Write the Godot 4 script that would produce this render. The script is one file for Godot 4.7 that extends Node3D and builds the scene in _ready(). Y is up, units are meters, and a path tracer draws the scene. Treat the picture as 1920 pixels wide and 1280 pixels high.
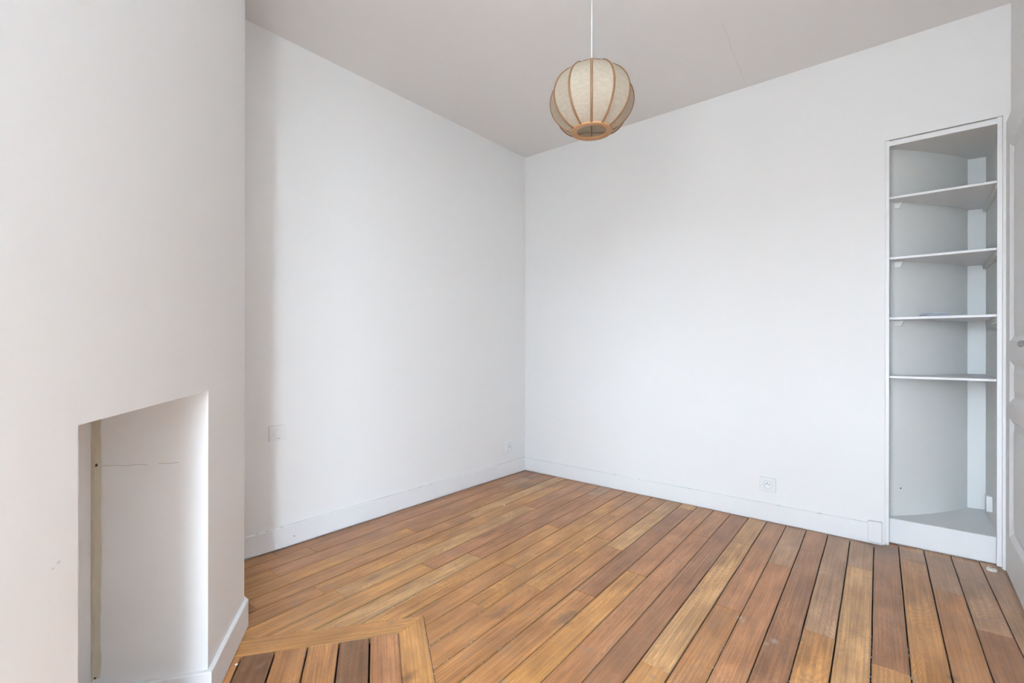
extends Node3D
# An empty white room with an old oak floor, a diagonal chimney breast, an alcove with shelves and a paper lantern.
# Room axes: x runs along the back wall from the far corner, z along the left wall towards the window, y up, metres.

const CEIL := 2.605      # ceiling height
const WIDE := 2.8245     # inner face of the right wall
const DEEP := 4.35       # inner face of the end wall behind the viewer
const END_WINDOW := [2.08, 2.72, 0.6, 1.95]    # from, to, sill, head
const SIDE_WINDOW := [3.74, 4.33, 0.1, 2.5]
const DRIFT := 0.0371    # the boards run slightly askew
const F0 := Vector2(0.5957, 2.4212)   # right end of the chimney face
const FD := Vector2(0.825, 0.5651)    # along the chimney face, towards the window
const FN := Vector2(0.5651, -0.825)   # out of the chimney face, into the room

var rng := RandomNumberGenerator.new()
var used := {}
var paint: StandardMaterial3D
var gloss: StandardMaterial3D
var ceiling_paint: StandardMaterial3D
var alcove_paint: StandardMaterial3D
var wood := []

func _ready() -> void:
	rng.seed = 7
	# ---- camera
	var cam := Camera3D.new()
	cam.name = "camera"
	add_child(cam)
	cam.position = Vector3(2.4605, 1.03, 3.1394)
	cam.rotation.y = deg_to_rad(39.6558)
	cam.rotate_object_local(Vector3(0, 0, 1), deg_to_rad(0.0718))
	cam.set_frustum(0.05 * 1280.0 / 894.334, Vector2(0.0, 0.05 * 9.286 / 894.334), 0.05, 200.0)
	cam.current = true
	# ---- sky and exposure
	var env := Environment.new()
	env.background_mode = Environment.BG_SKY
	var sm := ProceduralSkyMaterial.new()
	sm.sky_top_color = Color(0.843, 0.921, 1.000)
	sm.sky_horizon_color = Color(0.881, 0.943, 1.000)
	sm.sky_curve = 0.25
	sm.ground_horizon_color = Color(0.921, 0.964, 0.991)
	sm.ground_bottom_color = Color(0.921, 0.964, 0.991)
	sm.sky_energy_multiplier = 5.1
	sm.ground_energy_multiplier = 3.3
	var sky := Sky.new()
	sky.sky_material = sm
	env.sky = sky
	env.ambient_light_source = Environment.AMBIENT_SOURCE_DISABLED
	env.tonemap_mode = Environment.TONE_MAPPER_LINEAR
	env.tonemap_exposure = 1.05
	env.sdfgi_enabled = true
	env.ssao_enabled = true
	env.ssil_enabled = true
	var we := WorldEnvironment.new()
	we.name = "environment"
	we.environment = env
	add_child(we)
	# ---- materials, shell, contents
	make_materials()
	build_shell()
	build_floor()
	build_baseboards()
	build_alcove()
	build_door()
	build_lantern()
	build_fittings()
	build_small_things()

# ------------------------------------------------------------------ naming
func numbered(called: String) -> String:
	var n: int = used.get(called, 0)
	used[called] = n + 1
	return called if n == 0 else "%s_%03d" % [called, n]

func thing(called: String, label: String, category: String, at := Vector3.ZERO, group := "") -> Node3D:
	var o := Node3D.new()
	o.name = numbered(called)
	add_child(o, true)
	o.position = at
	tag(o, label, category, group)
	return o

func tag(o: Node, label: String, category: String, group := "", kind := "") -> void:
	if label:
		o.set_meta("label", label)
	if category:
		o.set_meta("category", category)
	if group:
		o.set_meta("group", group)
	if kind:
		o.set_meta("kind", kind)

func obj(called: String, st: SurfaceTool, m: Material, parent: Node = null) -> MeshInstance3D:
	var o := MeshInstance3D.new()
	o.mesh = st.commit()
	o.material_override = m
	o.cast_shadow = GeometryInstance3D.SHADOW_CASTING_SETTING_ON
	if parent == null:
		o.name = numbered(called)
		add_child(o, true)
	else:
		o.name = called
		parent.add_child(o, true)
	return o

func structure(called: String, st: SurfaceTool, m: Material, label: String, category: String) -> MeshInstance3D:
	var o := obj(called, st, m)
	tag(o, label, category, "", "structure")
	return o

# ------------------------------------------------------------------ geometry
func begin() -> SurfaceTool:
	var st := SurfaceTool.new()
	st.begin(Mesh.PRIMITIVE_TRIANGLES)
	return st

# a, b, c anticlockwise seen from outside
func tri(st: SurfaceTool, a: Vector3, b: Vector3, c: Vector3) -> void:
	var n := (b - a).cross(c - a)
	if n.length() < 1e-14:
		return
	n = n.normalized()
	for p in [a, c, b]:
		st.set_normal(n)
		st.add_vertex(p)

func quad(st: SurfaceTool, a: Vector3, b: Vector3, c: Vector3, d: Vector3) -> void:
	tri(st, a, b, c)
	tri(st, a, c, d)

# an outline in the x-y plane of xf pulled along its z from h0 to h1; the far end (and the near one) may be chamfered
func extrude(st: SurfaceTool, outline: PackedVector2Array, xf: Transform3D, h0: float, h1: float, bevel := 0.0, both := false) -> void:
	var poly := outline.duplicate()
	if Geometry2D.is_polygon_clockwise(poly):
		poly.reverse()
	var n := poly.size()
	var inner := inset(poly, bevel) if bevel > 0.0 else poly
	var top := h1 - bevel
	var low := h0 + (bevel if both else 0.0)
	for i in n:
		var j := (i + 1) % n
		quad(st, at3(xf, poly[i], low), at3(xf, poly[j], low), at3(xf, poly[j], top), at3(xf, poly[i], top))
		if bevel > 0.0:
			quad(st, at3(xf, poly[i], top), at3(xf, poly[j], top), at3(xf, inner[j], h1), at3(xf, inner[i], h1))
			if both:
				quad(st, at3(xf, inner[i], h0), at3(xf, inner[j], h0), at3(xf, poly[j], low), at3(xf, poly[i], low))
	var idx := Geometry2D.triangulate_polygon(inner)
	for k in range(0, idx.size(), 3):
		var a := inner[idx[k]]
		var b := inner[idx[k + 1]]
		var c := inner[idx[k + 2]]
		if (b - a).cross(c - a) < 0.0:
			var s := b
			b = c
			c = s
		tri(st, at3(xf, a, h1), at3(xf, b, h1), at3(xf, c, h1))
		var base := h0
		tri(st, at3(xf, a, base), at3(xf, c, base), at3(xf, b, base))

func at3(xf: Transform3D, p: Vector2, h: float) -> Vector3:
	return xf * Vector3(p.x, p.y, h)

# every corner moved inwards so that each side moves by d; anticlockwise outlines
func inset(poly: PackedVector2Array, d: float) -> PackedVector2Array:
	var out := PackedVector2Array()
	var n := poly.size()
	for i in n:
		var a := (poly[i] - poly[(i + n - 1) % n]).normalized()
		var b := (poly[(i + 1) % n] - poly[i]).normalized()
		var na := Vector2(-a.y, a.x)
		var nb := Vector2(-b.y, b.x)
		var m := na + nb
		var k: float = d * 2.0 / maxf(m.length_squared(), 0.5)
		out.append(poly[i] + m * k)
	return out

func rect(x0: float, y0: float, x1: float, y1: float) -> PackedVector2Array:
	return PackedVector2Array([Vector2(x0, y0), Vector2(x1, y0), Vector2(x1, y1), Vector2(x0, y1)])

func rounded(w: float, h: float, r: float, seg := 4) -> PackedVector2Array:
	var out := PackedVector2Array()
	for q in 4:
		var c := Vector2((w / 2 - r) * (1 if q == 0 or q == 3 else -1), (h / 2 - r) * (1 if q < 2 else -1))
		for k in seg + 1:
			out.append(c + Vector2(r, 0).rotated(PI / 2 * (q + float(k) / seg)))
	return out

func disc(r: float, seg := 20) -> PackedVector2Array:
	var out := PackedVector2Array()
	for k in seg:
		out.append(Vector2(r, 0).rotated(TAU * k / seg))
	return out

func box(st: SurfaceTool, a: Vector3, b: Vector3, bevel := 0.0) -> void:
	# upright box from corner a to corner b: outline in x-z, pulled up
	var xf := Transform3D(Basis(Vector3(1, 0, 0), Vector3(0, 0, -1), Vector3(0, 1, 0)), Vector3.ZERO)
	extrude(st, rect(a.x, -b.z, b.x, -a.z), xf, a.y, b.y, bevel, bevel > 0.0)

# plan outline (x, z) pulled up from y0 to y1
func plan(st: SurfaceTool, outline: PackedVector2Array, y0: float, y1: float, bevel := 0.0) -> void:
	var xf := Transform3D(Basis(Vector3(1, 0, 0), Vector3(0, 0, -1), Vector3(0, 1, 0)), Vector3.ZERO)
	var p := PackedVector2Array()
	for q in outline:
		p.append(Vector2(q.x, -q.y))
	extrude(st, p, xf, y0, y1, bevel)

# a profile of (radius, height) turned round an axis
func lathe(st: SurfaceTool, profile: PackedVector2Array, xf := Transform3D(), seg := 24) -> void:
	var n := profile.size()
	for i in n - 1:
		var p := profile[i]
		var q := profile[i + 1]
		var e := (q - p)
		if e.length() < 1e-9:
			continue
		var out := Vector2(e.y, -e.x).normalized()
		for k in seg:
			var a := TAU * k / seg
			var b := TAU * (k + 1) / seg
			var v := []
			var m := []
			for w in [[p, a], [p, b], [q, b], [q, a]]:
				var c: Vector2 = w[0]
				var t: float = w[1]
				v.append(xf * Vector3(c.x * cos(t), c.y, -c.x * sin(t)))
				m.append(xf.basis * Vector3(out.x * cos(t), out.y, -out.x * sin(t)))
			for ids in [[0, 2, 1], [0, 3, 2]]:
				for id in ids:
					st.set_normal(m[id])
					st.add_vertex(v[id])

# a round bar through points, of one radius or two half-axes (across, along "flat")
func bar(st: SurfaceTool, pts: PackedVector3Array, r: float, seg := 8, flat := Vector3.ZERO, r2 := 0.0) -> void:
	var rings := []
	var normals := []
	var up := flat if flat != Vector3.ZERO else Vector3(0.31, 0.92, 0.23)
	for i in pts.size():
		var d := (pts[mini(i + 1, pts.size() - 1)] - pts[maxi(i - 1, 0)]).normalized()
		var s := d.cross(up)
		if s.length() < 1e-3:
			s = d.cross(Vector3(1, 0, 0.1))
		s = s.normalized()
		var t := s.cross(d).normalized()
		if flat == Vector3.ZERO:
			up = t
		var ring := []
		var nor := []
		for k in seg:
			var a := TAU * k / seg
			var rr := r2 if r2 > 0.0 else r
			ring.append(pts[i] + s * (cos(a) * r) + t * (sin(a) * rr))
			nor.append((s * (cos(a) / r) + t * (sin(a) / rr)).normalized())
		rings.append(ring)
		normals.append(nor)
	for i in pts.size() - 1:
		for k in seg:
			var l := (k + 1) % seg
			var v := [rings[i][k], rings[i][l], rings[i + 1][l], rings[i + 1][k]]
			var m := [normals[i][k], normals[i][l], normals[i + 1][l], normals[i + 1][k]]
			for ids in [[0, 1, 2], [0, 2, 3]]:
				for id in ids:
					st.set_normal(m[id])
					st.add_vertex(v[id])
	for e in [0, pts.size() - 1]:
		for k in range(1, seg - 1):
			var r0: Array = rings[e]
			if e == 0:
				tri(st, r0[0], r0[k], r0[k + 1])
			else:
				tri(st, r0[0], r0[k + 1], r0[k])

# ------------------------------------------------------------------ materials
func plain(c: Color, rough := 0.6, metal := 0.0) -> StandardMaterial3D:
	var m := StandardMaterial3D.new()
	m.albedo_color = c
	m.roughness = rough
	m.metallic = metal
	return m

func noise(s: int, freq: float, octaves := 3) -> FastNoiseLite:
	var n := FastNoiseLite.new()
	n.seed = s
	n.noise_type = FastNoiseLite.TYPE_SIMPLEX_SMOOTH
	n.frequency = freq
	n.fractal_octaves = octaves
	return n

func make_materials() -> void:
	# wall paint: a faint roller grain
	var grain := noise(3, 0.09, 3).get_seamless_image(256, 256)
	grain.convert(Image.FORMAT_RGBA8)
	grain.bump_map_to_normal_map(1.2)
	grain.generate_mipmaps()
	var gt := ImageTexture.create_from_image(grain)
	paint = plain(Color(0.955, 0.952, 0.948), 0.72)
	ceiling_paint = paint.duplicate()
	ceiling_paint.albedo_color = Color(0.955, 0.947, 0.942)
	alcove_paint = paint.duplicate()
	alcove_paint.albedo_color = Color(0.95, 0.95, 0.94)
	alcove_paint.normal_enabled = true
	alcove_paint.normal_texture = gt
	alcove_paint.uv1_triplanar = true
	alcove_paint.uv1_world_triplanar = true
	alcove_paint.uv1_scale = Vector3(2.0, 2.0, 2.0)
	alcove_paint.normal_scale = 0.10
	gloss = plain(Color(0.95, 0.952, 0.954), 0.42)
	make_wood()

func make_wood() -> void:
	# eight planks in one image: long clouds, streaks, flame figure, pores, grey dirt along the edges
	var w := 1024
	var h := 1024
	var fig := noise(11, 0.0030, 2)
	var fibre := noise(12, 0.02, 3)
	var fine := noise(13, 0.11, 2)
	var cloud := noise(14, 0.006, 4)
	var img := Image.create(w, h, false, Image.FORMAT_RGB8)
	var bump := Image.create(w, h, false, Image.FORMAT_RGBA8)
	for y in h:
		var plank := y / 128
		var ty := float(y)
		var strength := [0.8, 0.3, 1.0, 0.15, 0.5, 0.9, 0.35, 0.6][plank] as float
		var stretch := [0.35, 0.22, 0.6, 0.15, 0.4, 0.75, 0.2, 0.45][plank] as float
		var off := absf(float(y % 128) - 63.5) / 64.0
		for x in w:
			# lengthwise repeat by fading between two reads
			var k := float(x) / w
			var f := lerpf(fig.get_noise_2d(x * stretch, ty * 1.5 + plank * 700.0), fig.get_noise_2d((x - w) * stretch, ty * 1.5 + plank * 700.0), k)
			var p := lerpf(fine.get_noise_2d(x * 0.22, ty * 5.0), fine.get_noise_2d((x - w) * 0.22, ty * 5.0), k)
			var s := lerpf(fibre.get_noise_2d(x * 0.12, ty * 4.0), fibre.get_noise_2d((x - w) * 0.12, ty * 4.0), k)
			var c := lerpf(cloud.get_noise_2d(x * 0.55, ty * 1.1), cloud.get_noise_2d((x - w) * 0.55, ty * 1.1), k)
			var ring := sin(f * 85.0 + s * 3.5 + p * 1.5) * clampf(0.55 + 1.6 * c, 0.0, 1.0)
			var v := 0.80 + 0.055 * strength * ring + 0.17 * s + 0.18 * c + 0.075 * p
			if p > 0.34:
				v -= (p - 0.34) * 0.6
			var warm := clampf(0.5 + 1.3 * c + 0.25 * s, 0.0, 1.0)
			var tone := Color(v * 1.02, v * lerpf(0.97, 1.0, warm), v * lerpf(0.92, 1.0, warm))
			# grey film within a centimetre of the joints
			var dirt := clampf((off - 0.70) / 0.16, 0.0, 1.0) * clampf(0.30 + 1.2 * c + 0.8 * s, 0.0, 0.65)
			tone = tone.lerp(Color(0.60, 0.68, 0.77) * 0.82, dirt)
			img.set_pixel(x, y, tone.clamp(Color(0.2, 0.2, 0.2), Color(1, 1, 1)))
			var b := clampf(0.5 + 0.25 * s + 0.3 * p + 0.06 * ring * strength, 0.0, 1.0)
			bump.set_pixel(x, y, Color(b, b, b))
	bump.bump_map_to_normal_map(2.0)
	img.generate_mipmaps()
	bump.generate_mipmaps()
	var it := ImageTexture.create_from_image(img)
	var bt := ImageTexture.create_from_image(bump)
	# wear of the whole floor, 4 m by 4 m: worn grey film, stains, scuffs
	var q := 1024
	var wear := Image.create(q, q, false, Image.FORMAT_RGBA8)
	var big := noise(21, 0.006, 4)
	var mid := noise(22, 0.022, 3)
	var spot := noise(23, 0.05, 2)
	for y in q:
		for x in q:
			var u := 4.0 * x / q
			var v := 4.0 * y / q
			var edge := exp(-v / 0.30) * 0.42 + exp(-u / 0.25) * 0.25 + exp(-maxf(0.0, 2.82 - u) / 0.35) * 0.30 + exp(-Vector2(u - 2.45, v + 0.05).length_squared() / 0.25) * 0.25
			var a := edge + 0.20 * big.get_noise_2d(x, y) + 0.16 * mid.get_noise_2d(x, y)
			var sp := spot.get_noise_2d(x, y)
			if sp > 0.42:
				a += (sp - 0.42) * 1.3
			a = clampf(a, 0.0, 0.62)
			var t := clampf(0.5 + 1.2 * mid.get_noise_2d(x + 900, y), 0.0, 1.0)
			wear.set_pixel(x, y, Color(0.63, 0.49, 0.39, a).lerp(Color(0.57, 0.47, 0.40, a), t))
	# single stains and scuffs: where, half length, half width, colour and strength
	for mark in [[Vector2(1.465, 1.612), 0.075, 0.040, Color(0.30, 0.27, 0.25), 0.75], [Vector2(1.243, 1.750), 0.06, 0.035, Color(0.34, 0.29, 0.25), 0.6], [Vector2(1.266, 2.195), 0.028, 0.024, Color(0.33, 0.22, 0.16), 0.8],
			[Vector2(0.641, 1.904), 0.05, 0.03, Color(0.36, 0.30, 0.26), 0.5], [Vector2(1.766, 1.099), 0.05, 0.03, Color(0.36, 0.30, 0.26), 0.45], [Vector2(2.569, 1.119), 0.018, 0.014, Color(0.26, 0.18, 0.13), 0.7],
			[Vector2(2.104, 1.2715), 0.020, 0.014, Color(0.80, 0.76, 0.73), 0.55], [Vector2(2.085, 1.30), 0.014, 0.010, Color(0.80, 0.75, 0.70), 0.4], [Vector2(1.972, 1.1855), 0.016, 0.012, Color(0.80, 0.78, 0.76), 0.6], [Vector2(1.985, 1.20), 0.024, 0.008, Color(0.78, 0.74, 0.70), 0.4],
			[Vector2(0.711, 1.505), 0.06, 0.02, Color(0.74, 0.66, 0.58), 0.35], [Vector2(1.038, 1.256), 0.014, 0.012, Color(0.80, 0.72, 0.62), 0.6], [Vector2(0.30, 0.35), 0.12, 0.05, Color(0.36, 0.32, 0.29), 0.5], [Vector2(2.36, 0.05), 0.10, 0.08, Color(0.42, 0.37, 0.33), 0.6], [Vector2(2.17, 1.19), 0.02, 0.012, Color(0.24, 0.18, 0.15), 0.6]]:
		var at: Vector2 = mark[0]
		var reach: float = mark[1]
		var half: float = mark[2]
		for y in range(maxi(0, int((at.y - reach * 1.6) * q / 4.0)), mini(q, int((at.y + reach * 1.6) * q / 4.0) + 2)):
			for x in range(maxi(0, int((at.x - half * 1.6) * q / 4.0)), mini(q, int((at.x + half * 1.6) * q / 4.0) + 2)):
				var d := Vector2((4.0 * (x + 0.5) / q - at.x) / half, (4.0 * (y + 0.5) / q - at.y) / reach).length()
				var k := clampf((1.35 - d) * 0.8 + 0.35 * spot.get_noise_2d(x * 1.5, y * 1.5) + 0.15 * mid.get_noise_2d(x * 4.0, y * 1.0), 0.0, 1.0)
				k = k * k * (3.0 - 2.0 * k) * float(mark[4]) * 0.72
				if k > 0.0:
					var old := wear.get_pixel(x, y)
					var mix: Color = old.lerp(mark[3], k / maxf(k + old.a * (1.0 - k), 0.001))
					mix.a = k + old.a * (1.0 - k)
					wear.set_pixel(x, y, mix)
	wear.generate_mipmaps()
	var wt := ImageTexture.create_from_image(wear)
	# tones: 0 honey, 1 light tan, 2 mid brown, 3 red brown, 4 dark brown, 5 grey brown, 6 darkest
	for c in [Color(0.905, 0.665, 0.39), Color(0.935, 0.735, 0.495), Color(0.845, 0.605, 0.37), Color(0.835, 0.595, 0.395), Color(0.735, 0.52, 0.345), Color(0.85, 0.675, 0.51), Color(0.62, 0.445, 0.30)]:
		var m := plain(c, 0.40)
		m.albedo_texture = it
		m.normal_enabled = true
		m.normal_texture = bt
		m.normal_scale = 0.35
		m.detail_enabled = true
		m.detail_albedo = wt
		m.detail_blend_mode = BaseMaterial3D.BLEND_MODE_MIX
		m.detail_uv_layer = BaseMaterial3D.DETAIL_UV_2
		m.metallic_specular = 0.5
		wood.append(m)

# ------------------------------------------------------------------ shell
func on_face(s: float, out := 0.0) -> Vector2:
	return F0 + FD * s + FN * out

func build_shell() -> void:
	var t := 0.16
	var st := begin()
	box(st, Vector3(-t, -0.1, -0.9), Vector3(0, CEIL + 0.1, DEEP + t))
	structure("wall_left", st, paint, "long smooth white painted wall left of the far corner, behind the chimney breast", "wall")
	# back wall with the opening of the alcove
	st = begin()
	var o0 := 2.3716
	var o1 := 2.7994
	box(st, Vector3(0, -0.1, -0.12), Vector3(o0, CEIL + 0.1, 0))
	box(st, Vector3(o0, 2.098, -0.12), Vector3(o1, CEIL + 0.1, 0))
	box(st, Vector3(o1, -0.1, -0.12), Vector3(WIDE + t, CEIL + 0.1, 0))
	structure("wall_back", st, paint, "smooth white painted wall right of the far corner, holding the shelf alcove", "wall")
	# right wall, with the window beside and behind the viewer
	st = begin()
	pierced(st, false, WIDE, t, 0.0, DEEP + t, SIDE_WINDOW)
	structure("wall_right", st, paint, "greyish shaded white wall at the right edge, above and behind the panelled door", "wall")
	# end wall behind the viewer
	st = begin()
	pierced(st, true, DEEP, 0.25, 0.0, WIDE + t, END_WINDOW)
	structure("wall_front", st, paint, "white wall behind the viewer with the window that lights the room", "wall")
	st = begin()
	box(st, Vector3(-t, CEIL, -0.9), Vector3(WIDE + t, CEIL + 0.16, DEEP + 0.25))
	var ceiling := structure("ceiling", st, ceiling_paint, "plain off-white ceiling with a hairline crack near the lantern", "ceiling")
	# hairline crack of the ceiling
	st = begin()
	var pts := [Vector2(1.765, 0.716), Vector2(1.757, 0.568), Vector2(1.741, 0.46), Vector2(1.7395, 0.379), Vector2(1.724, 0.195), Vector2(1.7132, 0.03)]
	for i in pts.size() - 1:
		var a: Vector2 = pts[i]
		var b: Vector2 = pts[i + 1]
		var d := (b - a).normalized().orthogonal() * 0.0008
		plan(st, PackedVector2Array([a - d, b - d, b + d, a + d]), CEIL - 0.0006, CEIL + 0.002)
	var cr := obj("crack", st, plain(Color(0.885, 0.868, 0.858), 0.9), ceiling)
	cr.set_meta("label", "fine grey crack line in the ceiling")
	# chimney breast: solid with a recess cut in its diagonal face
	var far := 1.46
	var head := 0.902
	var j0 := 0.392
	var j1 := 1.013
	var depth := 0.272
	st = begin()
	var whole := PackedVector2Array([F0, on_face(far), Vector2(on_face(far).x, DEEP), Vector2(0, DEEP), Vector2(0, F0.y)])
	plan(st, whole, head, CEIL)
	plan(st, PackedVector2Array([F0, on_face(j0), on_face(j0, -depth), Vector2(on_face(j0, -depth).x, DEEP), Vector2(0, DEEP), Vector2(0, F0.y)]), 0.0, head)
	plan(st, PackedVector2Array([on_face(j1), on_face(far), Vector2(on_face(far).x, DEEP), Vector2(on_face(j1, -depth).x, DEEP), on_face(j1, -depth)]), 0.0, head)
	plan(st, PackedVector2Array([on_face(j0, -depth), on_face(j1, -depth), Vector2(on_face(j1, -depth).x, DEEP), Vector2(on_face(j0, -depth).x, DEEP)]), 0.0, head)
	var chimney := structure("wall_chimney", st, paint, "white diagonal chimney breast filling the left, with a square recess low in its face", "wall")
	# brownish strip of bare paper in the inner corner of the recess
	st = begin()
	var lumps := noise(31, 3.0, 2)
	var n := 24
	var strip := plain(Color(0.85, 0.815, 0.735), 0.9)
	for i in n:
		var ya := lerpf(0.128, 0.895, float(i) / n)
		var yb := lerpf(0.128, 0.895, float(i + 1) / n)
		var wa := 0.0165 + 0.0035 * lumps.get_noise_1d(ya * 5.0)
		var wb := 0.0165 + 0.0035 * lumps.get_noise_1d(yb * 5.0)
		var g := 0.0012
		var cx := on_face(j0 + g, -depth + g)
		var pa := on_face(j0 + g, -depth + wa)
		var pb := on_face(j0 + g, -depth + wb)
		var ra := on_face(j0 + wa * 0.8, -depth + g)
		var rb := on_face(j0 + wb * 0.8, -depth + g)
		quad(st, v3(pa, ya), v3(cx, ya), v3(cx, yb), v3(pb, yb))
		quad(st, v3(cx, ya), v3(ra, ya), v3(rb, yb), v3(cx, yb))
	var tp := obj("paper_strip", st, strip, chimney)
	tp.set_meta("label", "stained beige paper strip down the inner corner of the recess")
	# small holes and the crack across the side of the recess
	st = begin()
	var dark := plain(Color(0.30, 0.24, 0.20), 0.95)
	chip(st, on_face(j0, -depth + 0.006), 0.7065, 0.006, 0.010)
	chip(st, on_face(j0, -depth + 0.004), 0.884, 0.012, 0.006)
	chip(st, on_face(j0, -depth + 0.002), 0.131, 0.010, 0.006)
	obj("hole", st, dark, chimney)
	# scuff beside the recess
	st = begin()
	for m in [[1.062, 0.703, 0.010, 0.003], [1.075, 0.699, 0.006, 0.002]]:
		extrude(st, disc(float(m[2]) / 2, 8), Transform3D(Basis(Vector3(FD.x, 0, FD.y), Vector3(0, float(m[3]) / float(m[2]), 0), Vector3(FN.x, 0, FN.y)), v3(on_face(m[0]), m[1])), -0.002, 0.0003)
	obj("scuff", st, plain(Color(0.85, 0.84, 0.83), 0.9), chimney)
	st = begin()
	var run := [[0.015, 0.704], [0.045, 0.7035], [0.075, 0.701], [0.105, 0.7025], [0.125, 0.699], [0.15, 0.7025], [0.17, 0.7005], [0.20, 0.702]]
	for i in run.size() - 1:
		var a2: Array = run[i]
		var b2: Array = run[i + 1]
		if i == 4:
			continue
		var e0 := on_face(j0 + 0.0006, -depth + float(a2[0]))
		var e1 := on_face(j0 + 0.0006, -depth + float(b2[0]))
		quad(st, v3(e0, a2[1] - 0.0007), v3(e1, b2[1] - 0.0006), v3(e1, b2[1] + 0.0006), v3(e0, a2[1] + 0.0007))
	obj("crack", st, plain(Color(0.80, 0.75, 0.72), 0.95), chimney)

# a wall across z (or x) with one opening: from, to, sill, head; an empty list leaves it whole
func pierced(st: SurfaceTool, across: bool, at: float, thick: float, a: float, b: float, w: Array) -> void:
	var parts := [[a, b, -0.1, CEIL + 0.1]]
	if w.size():
		parts = [[a, w[0], -0.1, CEIL + 0.1], [w[1], b, -0.1, CEIL + 0.1], [w[0], w[1], -0.1, w[2]], [w[0], w[1], w[3], CEIL + 0.1]]
	for p in parts:
		slab(st, across, at, at + thick, p)
	if w.size():
		var f := begin()
		var m := at + thick * 0.6
		for p in [[w[0], w[0] + 0.04, w[2], w[3]], [w[1] - 0.04, w[1], w[2], w[3]], [w[0] + 0.04, w[1] - 0.04, w[2], w[2] + 0.05], [w[0] + 0.04, w[1] - 0.04, w[3] - 0.05, w[3]]]:
			slab(f, across, m, m + 0.05, p)
		var o := structure("window", f, gloss, "white window frame in the wall %s the viewer" % ("behind" if across else "to the right of"), "window")
		o.name = "window_1" if across else "window_2"

func slab(st: SurfaceTool, across: bool, n: float, f: float, p: Array) -> void:
	if across:
		box(st, Vector3(p[0], p[2], n), Vector3(p[1], p[3], f))
	else:
		box(st, Vector3(n, p[2], p[0]), Vector3(f, p[3], p[1]))

func v3(p: Vector2, y: float) -> Vector3:
	return Vector3(p.x, y, p.y)

func chip(st: SurfaceTool, p: Vector2, y: float, w: float, h: float) -> void:
	# a ragged little plug set into the side of the recess
	var xf := Transform3D(Basis(Vector3(-FN.x, 0, -FN.y), Vector3(0, 1, 0), Vector3(FD.x, 0, FD.y)), v3(p, y))
	var o := PackedVector2Array()
	for k in 9:
		o.append(Vector2(w / 2, 0).rotated(TAU * k / 9.0) * rng.randf_range(0.7, 1.1) * Vector2(1, h / w))
	extrude(st, o, xf, -0.002, 0.0022, 0.0006)

# ------------------------------------------------------------------ floor
func seam(k: float, v: float) -> float:
	return 2.7279 - 0.10042 * (k - 1.0) + DRIFT * v

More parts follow.
